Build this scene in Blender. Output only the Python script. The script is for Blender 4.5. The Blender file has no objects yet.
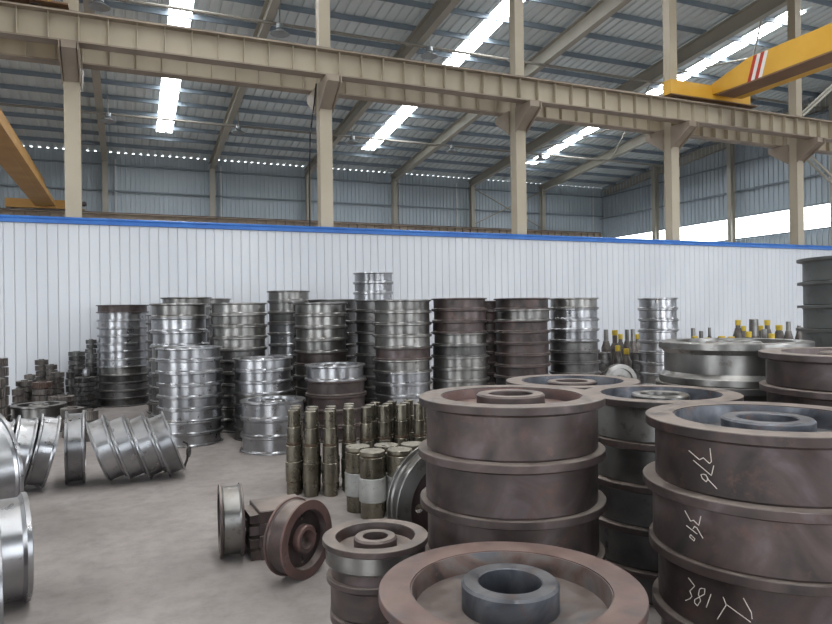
import bpy, bmesh, math, random
from mathutils import Vector, Matrix
random.seed(7)
sc = bpy.context.scene
COL = sc.collection
PI = math.pi

# ------------------------------------------------------------------ camera
EYE = 1.47
YAW = math.radians(23.1)
FPX = 675.0
HOR = 312.0
ROLL = .0138            # the camera was held a touch off level
cam_d = bpy.data.cameras.new('camera')
cam_d.sensor_width = 36.0
cam_d.lens = FPX / 832 * 36.0
cam_d.clip_end = 400
cam = bpy.data.objects.new('camera', cam_d)
COL.objects.link(cam)
cam.location = (0, 0, EYE)
cam.rotation_mode = 'QUATERNION'
cam.rotation_quaternion = Matrix.Rotation(-YAW, 4, 'Z').to_quaternion() @ Matrix.Rotation(PI/2, 4, 'X').to_quaternion() @ Matrix.Rotation(-ROLL, 4, 'Z').to_quaternion()
sc.camera = cam

# ------------------------------------------------------------------ world, exposure
world = bpy.data.worlds.new('world')
sc.world = world
world.use_nodes = True
wn = world.node_tree.nodes
wn['Background'].inputs[0].default_value = (0.90, 0.95, 1.0, 1)
wn['Background'].inputs[1].default_value = 6.5
SKY_PANEL = 18.0          # daylight coming through the translucent roof panels
vs = sc.view_settings
vs.view_transform = 'Standard'
vs.look = 'None'
vs.gamma = 1
vs.use_curve_mapping = False
vs.exposure = 0.38
sc.cycles.use_denoising = True
sc.cycles.max_bounces = 8
sc.cycles.diffuse_bounces = 5
sc.cycles.sample_clamp_indirect = 6.0

def portal(loc, rot, sx, sy):
    l = bpy.data.lights.new('opening_daylight', 'AREA')
    l.shape = 'RECTANGLE'; l.size = sx; l.size_y = sy
    l.cycles.is_portal = True
    o = bpy.data.objects.new('opening_daylight', l)
    COL.objects.link(o); o.location = loc; o.rotation_euler = rot
    return o

# ------------------------------------------------------------------ helpers
RV = Vector((math.cos(YAW), -math.sin(YAW), 0))
FV = Vector((math.sin(YAW), math.cos(YAW), 0))
def at(px, d, z=0.0, py=400):
    """world point at picture column px, distance d along the view axis, height z"""
    p = FV * d + RV * ((px - 416 - ROLL*(py - 312)) / FPX * d)
    return Vector((p.x, p.y, z))
def zat(py, d, px): return EYE - (py - HOR + ROLL*(px - 416)) * d / FPX

def link(o, parent=None):
    COL.objects.link(o)
    if parent is not None: o.parent = parent
    return o

def tag(o, label=None, cat=None, group=None, kind=None):
    if label: o['label'] = label
    if cat: o['category'] = cat
    if group: o['group'] = group
    if kind: o['kind'] = kind
    return o

def empty(name, loc=(0, 0, 0), rot=(0, 0, 0), label=None, cat=None, group=None, kind=None):
    o = bpy.data.objects.new(name, None)
    o.empty_display_size = 0.1
    o.location = loc; o.rotation_euler = rot
    link(o)
    return tag(o, label, cat, group, kind)

def finish(bm, name, mat, smooth=None):
    bmesh.ops.recalc_face_normals(bm, faces=bm.faces)
    me = bpy.data.meshes.new(name)
    bm.to_mesh(me); bm.free()
    if mat: me.materials.append(mat)
    if smooth is not None:
        me.polygons.foreach_set('use_smooth', [True] * len(me.polygons))
        me.set_sharp_from_angle(angle=math.radians(smooth))
    me.update()
    return me

def part(name, me, parent=None, loc=(0, 0, 0), rot=(0, 0, 0)):
    o = bpy.data.objects.new(name, me)
    o.location = loc; o.rotation_euler = rot
    return link(o, parent)

def bx(bm, x0, x1, y0, y1, z0, z1):
    v = [bm.verts.new(p) for p in ((x0,y0,z0),(x1,y0,z0),(x1,y1,z0),(x0,y1,z0),(x0,y0,z1),(x1,y0,z1),(x1,y1,z1),(x0,y1,z1))]
    for f in ((0,3,2,1),(4,5,6,7),(0,1,5,4),(1,2,6,5),(2,3,7,6),(3,0,4,7)):
        bm.faces.new([v[i] for i in f])

def box_mesh(name, dims, mat):
    bm = bmesh.new()
    for d in dims: bx(bm, *d)
    return finish(bm, name, mat)

def frame_mat(a, b, up=Vector((0, 0, 1))):
    a = Vector(a); b = Vector(b)
    x = (b - a).normalized()
    y = up.cross(x)
    if y.length < 1e-5: y = Vector((0, 1, 0))
    y.normalize(); z = x.cross(y)
    m = Matrix((x, y, z)).transposed().to_4x4()
    m.translation = a
    return m, (b - a).length

def ibeam_mesh(name, a, b, h, w, t, mat, up=Vector((0, 0, 1)), h2=None):
    """I section from a to b (top centre line), depth h at a and h2 at b"""
    h2 = h if h2 is None else h2
    m, L = frame_mat(a, b, up)
    bm = bmesh.new()
    def seg(y0, y1, za0, za1, zb0, zb1):
        v = [bm.verts.new(p) for p in ((0,y0,za0),(L,y0,zb0),(L,y1,zb0),(0,y1,za0),(0,y0,za1),(L,y0,zb1),(L,y1,zb1),(0,y1,za1))]
        for f in ((0,3,2,1),(4,5,6,7),(0,1,5,4),(1,2,6,5),(2,3,7,6),(3,0,4,7)):
            bm.faces.new([v[i] for i in f])
    seg(-w/2, w/2, -t, 0, -t, 0)
    seg(-w/2, w/2, -h, -h + t, -h2, -h2 + t)
    seg(-t*.4, t*.4, -h + t, -t, -h2 + t, -t)
    bm.transform(m)
    return finish(bm, name, mat)

def tube_mesh(name, pts, r, mat, n=8, closed=False):
    pts = [Vector(p) for p in pts]
    bm = bmesh.new(); rings = []
    k = len(pts)
    for i, p in enumerate(pts):
        t = (pts[min(i+1, k-1)] - pts[max(i-1, 0)]).normalized()
        u = t.cross(Vector((0, 0, 1)))
        if u.length < .05: u = t.cross(Vector((0, 1, 0)))
        u.normalize(); v = t.cross(u)
        rings.append([bm.verts.new(p + (u*math.cos(2*PI*j/n) + v*math.sin(2*PI*j/n))*r) for j in range(n)])
    for i in range(k-1):
        for j in range(n):
            bm.faces.new((rings[i][j], rings[i][(j+1) % n], rings[i+1][(j+1) % n], rings[i+1][j]))
    bm.faces.new(rings[0]); bm.faces.new(rings[-1])
    return finish(bm, name, mat, 40)

def lathe_bm(profile, n, ring=True):
    """ring: closed (r,z) polygon round the axis; otherwise open profile whose ends are capped"""
    bm = bmesh.new(); rows = []
    for r, z in profile:
        rows.append([bm.verts.new((r*math.cos(2*PI*j/n), r*math.sin(2*PI*j/n), z)) for j in range(n)])
    m = len(rows)
    for i in range(m if ring else m-1):
        a, b = rows[i], rows[(i+1) % m]
        for j in range(n):
            bm.faces.new((a[j], a[(j+1) % n], b[(j+1) % n], b[j]))
    if not ring:
        bm.faces.new(rows[0]); bm.faces.new(rows[-1])
    return bm

def lathe(name, profile, n, mat, ring=True, smooth=28):
    return finish(lathe_bm(profile, n, ring), name, mat, smooth)

# ------------------------------------------------------------------ materials
def new_mat(name):
    m = bpy.data.materials.new(name); m.use_nodes = True
    nt = m.node_tree
    return m, nt, nt.nodes['Principled BSDF']

def nd(nt, t, **kw):
    n = nt.nodes.new(t)
    for k, v in kw.items():
        if k in n.inputs: n.inputs[k].default_value = v
        else: setattr(n, k, v)
    return n

def coords(nt, scale=(1, 1, 1), world=False):
    tc = nd(nt, 'ShaderNodeTexCoord')
    mp = nd(nt, 'ShaderNodeMapping')
    mp.inputs['Scale'].default_value = scale
    if world:
        g = nd(nt, 'ShaderNodeNewGeometry')
        nt.links.new(g.outputs['Position'], mp.inputs['Vector'])
    else:
        oi = nd(nt, 'ShaderNodeObjectInfo')
        mul = nd(nt, 'ShaderNodeMath', operation='MULTIPLY'); mul.inputs[1].default_value = 37.0
        nt.links.new(oi.outputs['Random'], mul.inputs[0])
        nt.links.new(tc.outputs['Object'], mp.inputs['Vector'])
        nt.links.new(mul.outputs[0], mp.inputs['Location'])
    return mp.outputs['Vector']

def ramp(nt, fac, stops):
    r = nd(nt, 'ShaderNodeValToRGB')
    el = r.color_ramp.elements
    el[0].position, el[0].color = stops[0][0], (*stops[0][1], 1)
    el[1].position, el[1].color = stops[-1][0], (*stops[-1][1], 1)
    for p, c in stops[1:-1]:
        e = el.new(p); e.color = (*c, 1)
    nt.links.new(fac, r.inputs['Fac'])
    return r.outputs['Color']

def mix(nt, fac, a, b, mode='MIX'):
    m = nd(nt, 'ShaderNodeMix', data_type='RGBA', blend_type=mode)
    for s, v in (('Factor', fac), ('A', a), ('B', b)):
        sock = [i for i in m.inputs if i.name == s and i.type in (('VALUE',) if s == 'Factor' else ('RGBA',))][0]
        if hasattr(v, 'node'): nt.links.new(v, sock)
        else: sock.default_value = v if s == 'Factor' else (*v, 1)
    return [o for o in m.outputs if o.type == 'RGBA'][0]

def metal(name, cols, metallic, r0, r1, scale=3.0, dust=0.0, dustcol=(.33, .29, .25), bump=.05, stretch=(1, 1, 1), spots=None, turned=0.0, swirl=0.0):
    m, nt, b = new_mat(name)
    v = coords(nt, tuple(scale*s for s in stretch))
    n1 = nd(nt, 'ShaderNodeTexNoise'); n1.inputs['Detail'].default_value = 6; n1.inputs['Scale'].default_value = 1.0; n1.inputs['Distortion'].default_value = swirl
    nt.links.new(v, n1.inputs['Vector'])
    k = len(cols)
    c = ramp(nt, n1.outputs['Fac'], [(.3 + .4*i/(k-1), cols[i]) for i in range(k)])
    if spots:
        n3 = nd(nt, 'ShaderNodeTexNoise'); n3.inputs['Scale'].default_value = 2.7; n3.inputs['Detail'].default_value = 8; n3.inputs['Roughness'].default_value = .7
        nt.links.new(v, n3.inputs['Vector'])
        f = nd(nt, 'ShaderNodeMapRange'); f.inputs[1].default_value = .56; f.inputs[2].default_value = .68
        nt.links.new(n3.outputs['Fac'], f.inputs[0])
        c = mix(nt, f.outputs[0], c, spots)
    oi = nd(nt, 'ShaderNodeObjectInfo')
    mr = nd(nt, 'ShaderNodeMapRange'); mr.inputs[3].default_value = .78; mr.inputs[4].default_value = 1.15
    nt.links.new(oi.outputs['Random'], mr.inputs[0])
    hs = nd(nt, 'ShaderNodeHueSaturation')
    nt.links.new(mr.outputs[0], hs.inputs['Value']); nt.links.new(c, hs.inputs['Color'])
    c = hs.outputs['Color']
    rr = nd(nt, 'ShaderNodeMapRange'); rr.inputs[1].default_value = .3; rr.inputs[2].default_value = .7
    rr.inputs[3].default_value = r0; rr.inputs[4].default_value = r1
    n2 = nd(nt, 'ShaderNodeTexNoise'); n2.inputs['Scale'].default_value = 3.0; n2.inputs['Detail'].default_value = 5
    nt.links.new(v, n2.inputs['Vector']); nt.links.new(n2.outputs['Fac'], rr.inputs[0])
    rough = rr.outputs[0]
    met = metallic
    if dust > 0:
        g = nd(nt, 'ShaderNodeNewGeometry')
        sp = nd(nt, 'ShaderNodeSeparateXYZ'); nt.links.new(g.outputs['Normal'], sp.inputs[0])
        f = nd(nt, 'ShaderNodeMapRange'); f.inputs[1].default_value = .6; f.inputs[2].default_value = .95
        f.inputs[4].default_value = dust
        nt.links.new(sp.outputs['Z'], f.inputs[0])
        mm = nd(nt, 'ShaderNodeMath', operation='MULTIPLY')
        fr = nd(nt, 'ShaderNodeMapRange'); fr.inputs[1].default_value = .35; fr.inputs[2].default_value = .6; fr.inputs[3].default_value = .45
        nt.links.new(n2.outputs['Fac'], fr.inputs[0])
        nt.links.new(f.outputs[0], mm.inputs[0]); nt.links.new(fr.outputs[0], mm.inputs[1])
        c = mix(nt, mm.outputs[0], c, dustcol)
        m1 = nd(nt, 'ShaderNodeMapRange'); m1.inputs[3].default_value = metallic; m1.inputs[4].default_value = 0
        nt.links.new(mm.outputs[0], m1.inputs[0]); nt.links.new(m1.outputs[0], b.inputs['Metallic'])
        m2 = nd(nt, 'ShaderNodeMath', operation='MAXIMUM')
        nt.links.new(mm.outputs[0], m2.inputs[0]); nt.links.new(rough, m2.inputs[1])
        rough = m2.outputs[0]
    else:
        b.inputs['Metallic'].default_value = met
    nt.links.new(c, b.inputs['Base Color']); nt.links.new(rough, b.inputs['Roughness'])
    if turned:
        tg = nd(nt, 'ShaderNodeTangent', direction_type='RADIAL', axis='Z')
        b.inputs['Anisotropic'].default_value = turned; b.inputs['Anisotropic Rotation'].default_value = .25
        nt.links.new(tg.outputs[0], b.inputs['Tangent'])
    if bump:
        bp = nd(nt, 'ShaderNodeBump'); bp.inputs['Strength'].default_value = bump; bp.inputs['Distance'].default_value = .003
        n4 = nd(nt, 'ShaderNodeTexNoise'); n4.inputs['Scale'].default_value = 9; n4.inputs['Detail'].default_value = 6
        nt.links.new(v, n4.inputs['Vector'])
        nt.links.new(n4.outputs['Fac'], bp.inputs['Height']); nt.links.new(bp.outputs[0], b.inputs['Normal'])
    return m

def paint(name, c0, c1, rough=.6, scale=2.0, world=True, spec=.3, stretch=(1, 1, 1), metallic=0.0, bump=0.0):
    m, nt, b = new_mat(name)
    v = coords(nt, tuple(scale*s for s in stretch), world)
    n1 = nd(nt, 'ShaderNodeTexNoise'); n1.inputs['Detail'].default_value = 5; n1.inputs['Scale'].default_value = 1.0
    nt.links.new(v, n1.inputs['Vector'])
    c = ramp(nt, n1.outputs['Fac'], [(.3, c0), (.7, c1)])
    nt.links.new(c, b.inputs['Base Color'])
    b.inputs['Roughness'].default_value = rough
    b.inputs['Specular IOR Level'].default_value = spec
    b.inputs['Metallic'].default_value = metallic
    if bump:
        bp = nd(nt, 'ShaderNodeBump'); bp.inputs['Strength'].default_value = bump
        nt.links.new(n1.outputs['Fac'], bp.inputs['Height']); nt.links.new(bp.outputs[0], b.inputs['Normal'])
    return m

M = {}
M['p'] = metal('polished_steel', [(.24,.24,.25), (.36,.36,.37), (.46,.46,.475)], .95, .26, .38, 3.5, .35, bump=0, spots=(.26, .24, .22), turned=.7)
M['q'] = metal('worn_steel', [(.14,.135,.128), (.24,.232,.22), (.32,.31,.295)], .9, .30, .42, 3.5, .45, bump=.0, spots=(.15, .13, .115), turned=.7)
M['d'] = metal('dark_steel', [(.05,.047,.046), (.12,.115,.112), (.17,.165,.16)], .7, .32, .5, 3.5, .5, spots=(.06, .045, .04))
M['b'] = metal('brown_scaled_steel', [(.036,.030,.029), (.062,.047,.044), (.085,.062,.058), (.125,.098,.100)], .4, .32, .52, 3.4, .8, dustcol=(.34, .28, .24), bump=.3, swirl=1.4, spots=(.112, .066, .053))
M['r'] = metal('red_brown_steel', [(.060,.046,.045), (.115,.066,.057), (.16,.092,.08), (.20,.125,.11)], .25, .40, .6, 3.2, .45, dustcol=(.32, .235, .20), bump=.3, swirl=1.2, spots=(.075, .065, .07))
M['s'] = metal('blue_grey_scale', [(.035,.038,.048), (.085,.09,.105), (.16,.165,.18)], .45, .32, .55, 4.5, .45, dustcol=(.25, .235, .225), bump=.3, swirl=1.5, spots=(.15, .085, .065))
M['y'] = metal('scaled_brown_grey', [(.055,.045,.043), (.13,.085,.07), (.15,.125,.115), (.10,.105,.12)], .35, .4, .6, 5, .45, dustcol=(.28, .24, .215), bump=.3, swirl=1.5, spots=(.17, .09, .065))
M['g'] = metal('grey_dull_steel', [(.075,.078,.075), (.12,.125,.12), (.15,.155,.15)], .5, .4, .55, 2.5, .5, spots=(.08, .075, .07))
M['oil'] = metal('oiled_shaft_steel', [(.13,.115,.085), (.21,.19,.15), (.28,.26,.21)], .85, .24, .36, 5, .6, dustcol=(.36, .32, .26), spots=(.13, .105, .072), bump=0)
M['oilband'] = metal('rust_band', [(.075,.05,.033), (.11,.075,.048)], .5, .4, .5, 9)
M['sleeve'] = metal('pale_ground_steel', [(.30,.30,.28), (.40,.40,.38), (.46,.46,.44)], .5, .4, .55, 6, .5, spots=(.22, .21, .19))
M['gear'] = metal('gear_steel', [(.075,.062,.055), (.13,.115,.105), (.19,.17,.155)], .6, .38, .55, 8, .6, dustcol=(.27, .235, .20))
M['gearr'] = metal('rusty_gear', [(.07,.045,.036), (.12,.072,.055)], .4, .5, .6, 8, .5)
M['yellowcap'] = paint('yellow_wrap', (.46,.32,.03), (.58,.42,.06), .55, 20, False)
M['chalk'] = paint('chalk', (.50,.44,.38), (.66,.60,.54), .9, 40, False)
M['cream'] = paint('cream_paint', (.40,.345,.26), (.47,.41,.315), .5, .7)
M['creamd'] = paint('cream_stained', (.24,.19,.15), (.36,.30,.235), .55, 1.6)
M['creamg'] = paint('grey_cream_paint', (.34,.32,.27), (.40,.375,.32), .5, .7)
M['blue'] = paint('blue_rail_paint', (.035,.13,.42), (.05,.18,.52), .4, 3)
M['white'] = paint('white_panel', (.55,.565,.60), (.63,.645,.675), .42, .8, True, .4, (1, 1, .4))
M['backing'] = paint('panel_backing', (.56,.575,.60), (.60,.615,.64), .7)
M['roof'] = paint('roof_sheet', (.60,.65,.665), (.70,.745,.75), .45, .6, True, .4, (1, .25, 1))
M['purlin'] = paint('purlin_paint', (.20,.245,.29), (.25,.295,.34), .5, 1)
M['wallblue'] = paint('blue_grey_sheet', (.42,.48,.53), (.48,.54,.58), .5, .5, True, .3, (1, 1, .3))
M['girt'] = paint('girt_paint', (.22,.26,.29), (.25,.29,.32), .5)
M['yellow'] = paint('crane_yellow', (.62,.33,.035), (.72,.41,.06), .42, 1.2)
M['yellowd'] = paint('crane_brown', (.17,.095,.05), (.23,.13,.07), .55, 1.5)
M['orange'] = paint('crane_orange', (.42,.22,.06), (.52,.29,.09), .5, 1.2)
M['redstripe'] = paint('red_stripe', (.42,.03,.02), (.5,.05,.03), .5)
M['whitestripe'] = paint('white_stripe', (.75,.73,.7), (.8,.78,.75), .5)
M['black'] = paint('black_rubber', (.012,.012,.013), (.02,.02,.02), .5)
M['rail'] = metal('rail_steel', [(.10,.07,.06), (.16,.12,.10)], .5, .4, .5, 3)
M['pipe'] = paint('white_pipe', (.62,.63,.63), (.7,.7,.7), .4)
M['tie'] = paint('tie_tube_paint', (.26,.24,.21), (.31,.29,.25), .6, 1)
M['lamp'] = metal('lamp_alloy', [(.30,.32,.33), (.38,.40,.41)], .3, .45, .55, 5)
M['outside'] = paint('outside_ground', (.30,.30,.29), (.36,.36,.34), .9, .5)

def floor_mat():
    m, nt, b = new_mat('concrete_floor')
    v = coords(nt, (1, 1, 1), True)
    n1 = nd(nt, 'ShaderNodeTexNoise'); n1.inputs['Scale'].default_value = .55; n1.inputs['Detail'].default_value = 9; n1.inputs['Roughness'].default_value = .62
    n2 = nd(nt, 'ShaderNodeTexNoise'); n2.inputs['Scale'].default_value = 7; n2.inputs['Detail'].default_value = 9; n2.inputs['Roughness'].default_value = .7
    n3 = nd(nt, 'ShaderNodeTexVoronoi'); n3.inputs['Scale'].default_value = 9
    nt.links.new(v, n1.inputs['Vector']); nt.links.new(v, n2.inputs['Vector']); nt.links.new(v, n3.inputs['Vector'])
    c = ramp(nt, n1.outputs['Fac'], [(.32, (.235,.205,.19)), (.5, (.315,.278,.26)), (.7, (.385,.345,.325))])
    c2 = ramp(nt, n2.outputs['Fac'], [(.3, (.70,.70,.70)), (.55, (1,1,1)), (.75, (1.12,1.1,1.08))])
    c = mix(nt, .75, c, c2, 'MULTIPLY')
    f = nd(nt, 'ShaderNodeMapRange'); f.inputs[1].default_value = .0; f.inputs[2].default_value = .06; f.inputs[3].default_value = 1; f.inputs[4].default_value = 0
    nt.links.new(n3.outputs['Distance'], f.inputs[0])
    f2 = nd(nt, 'ShaderNodeMath', operation='MULTIPLY'); f2.inputs[1].default_value = .45
    nt.links.new(f.outputs[0], f2.inputs[0])
    c = mix(nt, f2.outputs[0], c, (.52, .50, .47))
    # faint pale ring rubbed on the floor, left of the aisle
    g = nd(nt, 'ShaderNodeNewGeometry')
    RC = at(111, 5.45)
    vm = nd(nt, 'ShaderNodeVectorMath', operation='DISTANCE'); vm.inputs[1].default_value = RC
    nt.links.new(g.outputs['Position'], vm.inputs[0])
    s = nd(nt, 'ShaderNodeMath', operation='SUBTRACT'); s.inputs[1].default_value = .33; nt.links.new(vm.outputs['Value'], s.inputs[0])
    ab = nd(nt, 'ShaderNodeMath', operation='ABSOLUTE'); nt.links.new(s.outputs[0], ab.inputs[0])
    f3 = nd(nt, 'ShaderNodeMapRange'); f3.inputs[1].default_value = .012; f3.inputs[2].default_value = .04; f3.inputs[3].default_value = .13; f3.inputs[4].default_value = 0
    nt.links.new(ab.outputs[0], f3.inputs[0])
    c = mix(nt, f3.outputs[0], c, (.46, .44, .42))
    nt.links.new(c, b.inputs['Base Color'])
    b.inputs['Roughness'].default_value = .72
    b.inputs['Specular IOR Level'].default_value = .3
    bp = nd(nt, 'ShaderNodeBump'); bp.inputs['Strength'].default_value = .15; bp.inputs['Distance'].default_value = .02
    nt.links.new(n2.outputs['Fac'], bp.inputs['Height']); nt.links.new(bp.outputs[0], b.inputs['Normal'])
    return m
M['floor'] = floor_mat()

def emit_mat(name, col, st):
    m = bpy.data.materials.new(name); m.use_nodes = True
    nt = m.node_tree; nt.nodes.clear()
    e = nt.nodes.new('ShaderNodeEmission'); o = nt.nodes.new('ShaderNodeOutputMaterial')
    e.inputs[0].default_value = (*col, 1); e.inputs[1].default_value = st
    nt.links.new(e.outputs[0], o.inputs[0])
    return m
M['skylight'] = emit_mat('daylit_skylight_sheet', (.95, .98, 1.0), SKY_PANEL)

# ------------------------------------------------------------------ setting
BAY = 4.53; X0 = -.85; YC = 13.2; YW = 12.9; YF = 33.0; ZE = 8.77; SL = .105
XL = X0 - 3*BAY - .2; XR = X0 + 6*BAY + .0; YB = 2*YC - YF
def zroof(y): return ZE + SL*((YF - y) if y > YC else (y - YB))
FX = [X0 + BAY*k for k in range(-3, 7)]

part('floor', box_mesh('floor', [(XL, XR + .1, YB, YF + .05, -.15, 0)], M['floor']))['kind'] = 'structure'
part('ground', box_mesh('ground', [(-90, 120, -90, YB, -.3, -.16), (-90, 120, YF + .05, 120, -.3, -.16), (-90, XL, YB, YF + .05, -.3, -.16), (XR + .1, 120, YB, YF + .05, -.3, -.16)], M['outside']))['kind'] = 'structure'

# near partition wall: one part per white panel, blue capping rail on top
w = empty('wall_near', (0, YW, 0), kind='structure')
part('backing_sheet', box_mesh('backing_sheet', [(XL, XR - .05, .03, .045, 0, 3.05)], M['backing']), w)
PW = .16
bm = bmesh.new(); bx(bm, .002, PW - .002, 0, .03, 0, 3.05)
bmesh.ops.bevel(bm, geom=[e for e in bm.edges if abs(e.verts[0].co.z - e.verts[1].co.z) > 1], offset=.008, segments=1, affect='EDGES')
pm = finish(bm, 'wall_panel', M['white'])
x = -9.4
while x < XR - .3:
    part('wall_panel', pm, w, (x, random.uniform(-.002, .002), 0)); x += PW
part('wall_panel', box_mesh('wall_panel_blank', [(XL, -9.41, 0, .03, 0, 3.05)], M['white']), w)
part('cap_channel', box_mesh('cap_channel', [(XL, XR - .05, -.03, .1, 3.055, 3.115)], M['blue']), w)
part('cap_pipe', tube_mesh('cap_pipe', [(XL, .0, 3.14), (XR - .05, .0, 3.14)], .03, M['blue']), w)

# ribbed sheet helper: ribs along local y, running in x
def ribbed(name, x0, x1, y0, y1, pitch, rib, h, mat, thick=.004):
    bm = bmesh.new()
    xs = []
    k = math.ceil((x0 - rib) / pitch)
    pts = [(x0, 0.0)]
    while k*pitch < x1:
        c = k*pitch
        for dx, z in ((-rib/2, 0), (-rib*.32, h), (rib*.32, h), (rib/2, 0)):
            if x0 < c + dx < x1: pts.append((c + dx, z))
        k += 1
    pts.append((x1, 0.0))
    rows = []
    for y in (y0, y1):
        rows.append([bm.verts.new((px, y, pz)) for px, pz in pts])
    for i in range(len(pts)-1):
        bm.faces.new((rows[0][i], rows[0][i+1], rows[1][i+1], rows[1][i]))
    me = finish(bm, name, mat)
    return me

# far wall: vertical ribbed sheets per bay
w = empty('wall_far', (0, YF, 0), kind='structure')
for k in range(len(FX) - 1):
    a, b = FX[k], FX[k+1]
    me = ribbed('wall_sheet', a, b, 0, ZE - .002, .2, .06, .03, M['wallblue'])
    part('wall_sheet', me, w, (0, 0, 0), (PI/2, 0, 0))
part('outer_skin', box_mesh('outer_skin', [(XL, XR + .06, .01, .03, 0, ZE - .01)], M['wallblue']), w)
for z in (1.5, 2.9, 4.2, 5.6, 7.05, 8.2):
    part('girt', box_mesh('girt', [(XL, XR, -.16, -.04, z - .03, z + .03)], M['girt']), w)
for X in FX[:-1]:
    part('wall_column', ibeam_mesh('wall_column', (X, -.32, 0), (X, -.32, ZE - .35), .30, .22, .02, M['creamg'], Vector((0, 1, 0))), w)
for X in (X0 + .40, X0 + BAY + .42, X0 + 3*BAY + .42, X0 + 4*BAY - .75, X0 + 5*BAY + .4, X0 + 6*BAY - .7, X0 - BAY + .4):
    part('downpipe', tube_mesh('downpipe', [(X, -.1, 0), (X, -.1, ZE - .3)], .045, M['pipe']), w)
for a, b in (((FX[7] + .1, 6.2), (FX[8] - .1, 8.2)), ((FX[7] + .1, 8.2), (FX[8] - .1, 6.2))):
    part('cross_brace', tube_mesh('cross_brace', [(a[0], -.4, a[1]), (b[0], -.4, b[1])], .035, M['creamg']), w)

# right end wall with its strip of openings
EW0, EW1 = 4.67, 5.68
w = empty('wall_right', (XR, 0, 0), kind='structure')
bm = bmesh.new()
def endpoly(y0, y1, z0, top=None):
    ys = [y0] + ([YC] if y0 < YC < y1 else []) + [y1]
    for i in range(len(ys) - 1):
        a, b = ys[i], ys[i+1]
        za = top if top is not None else zroof(a) + .045; zb = top if top is not None else zroof(b) + .045
        bm.faces.new([bm.verts.new(p) for p in ((0, a, z0), (0, b, z0), (0, b, zb), (0, a, za))])
endpoly(YB, YF + .04, 0, EW0); endpoly(YB, YF + .04, EW1)
me = finish(bm, 'lower_and_gable_sheet', M['wallblue'])
part('gable_sheet', me, w, (.03, 0, 0))
# ribs as one run of pressed sheet ribs
bm = bmesh.new(); y = YB + .1
while y < YF:
    bx(bm, -.03, .028, y - .02, y + .02, .02, EW0 - .02); bx(bm, -.03, .028, y - .02, y + .02, EW1 + .02, zroof(y) - .02)
    y += .25
part('pressed_rib', finish(bm, 'pressed_rib', M['wallblue']), w)['kind'] = 'stuff'
for z in (1.5, 3.0, EW0, EW1, 6.9, 8.2, 9.4):
    yy = YF - max(0, (z - ZE))/SL if z > ZE else YF
    part('girt', box_mesh('girt_end', [(-.14, -.035, max(YB, 2*YC - yy), yy, z - .03, z + .03)], M['girt']), w)
for y in (28.0, 23.1, 18.1, 8.3, 3.4, -1.5):
    part('wall_post', ibeam_mesh('wall_post', (-.32, y, 0), (-.32, y, zroof(y) - .25), .28, .22, .02, M['creamg'], Vector((1, 0, 0))), w)
# left end wall and rear wall (behind the viewer) with big doorways
w = empty('wall_left', (XL, 0, 0), kind='structure')
bm = bmesh.new()
endpoly(YB, YB + 4, 0); endpoly(YB + 10, YF, 0); endpoly(YB + 4, YB + 10, 5.0)
part('gable_sheet', finish(bm, 'left_gable', M['wallblue']), w)
w = empty('wall_rear', (0, YB, 0), kind='structure')
part('rear_sheet', box_mesh('rear_sheet', [
    (XL, -9, -.05, 0, 0, ZE), (-9, -3, -.05, 0, 5, ZE), (-3, 3, -.05, 0, 0, ZE), (3, 9, -.05, 0, 5, ZE),
    (9, 12, -.05, 0, 0, ZE), (12, 22, -.05, 0, 0, 2.2), (12, 22, -.05, 0, 5.2, ZE), (22, XR, -.05, 0, 0, ZE)], M['wallblue']), w)
portal((-6, YB, 2.5), (PI/2, 0, 0), 6, 5)
portal((6, YB, 2.5), (PI/2, 0, 0), 6, 5)
portal((17, YB, 3.7), (PI/2, 0, 0), 10, 3)
portal((XL, YB + 7, 2.5), (0, -PI/2, 0), 5, 6)
portal((XR + .03, (YB + YF)/2, (EW0 + EW1)/2), (0, PI/2, 0), EW1 - EW0, YF - YB)

# ceiling: ribbed roof sheets, skylight strips, purlins, rafters, tie rods
w = empty('ceiling', (0, 0, 0), kind='structure')
ang = math.atan(SL)
def slope_sheet(name, x0, x1, ya, yb, mat, far=True):
    # sheet along slope from world y=ya to yb
    L = (yb - ya) / math.cos(ang)
    me = ribbed(name, x0, x1, 0, L, .31, .11, .05, mat)
    o = part(name, me, w, (0, ya, zroof(ya)), (-ang if far else ang, 0, 0))
    return o
SKX = [1.48 + 8.93*k for k in range(-2, 3)]
SW = .31
for k in range(len(FX) - 1):
    a, b = FX[k], FX[k+1] + (.06 if k == len(FX) - 2 else 0)
    sk = [s for s in SKX if a < s < b]
    for far in (True, False):
        lo, hi = (YC, YF + .08) if far else (YB - .08, YC)
        s0, s1 = (14.6, 29.9) if far else (-3.8, 11.8)
        if sk:
            s = sk[0]
            slope_sheet('roof_sheet', a, s - SW, lo, hi, M['roof'], far)
            slope_sheet('roof_sheet', s + SW, b, lo, hi, M['roof'], far)
            slope_sheet('roof_sheet', s - SW, s + SW, lo, s0, M['roof'], far)
            slope_sheet('roof_sheet', s - SW, s + SW, s1, hi, M['roof'], far)
            slope_sheet('skylight_sheet', s - SW, s + SW, s0, s1, M['skylight'], far)
        else:
            slope_sheet('roof_sheet', a, b, lo, hi, M['roof'], far)
for far in (True, False):
    n = 16
    for i in range(n):
        y = (YF - 1.3 - 1.27*i) if far else (YB + 1.3 + 1.27*i)
        if (far and y < YC + .2) or (not far and y > YC - .2): continue
        z = zroof(y) - .01
        part('purlin', box_mesh('purlin', [(XL, XR - .02, y - .03, y + .03, z - .15, z)], M['purlin']), w)
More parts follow.
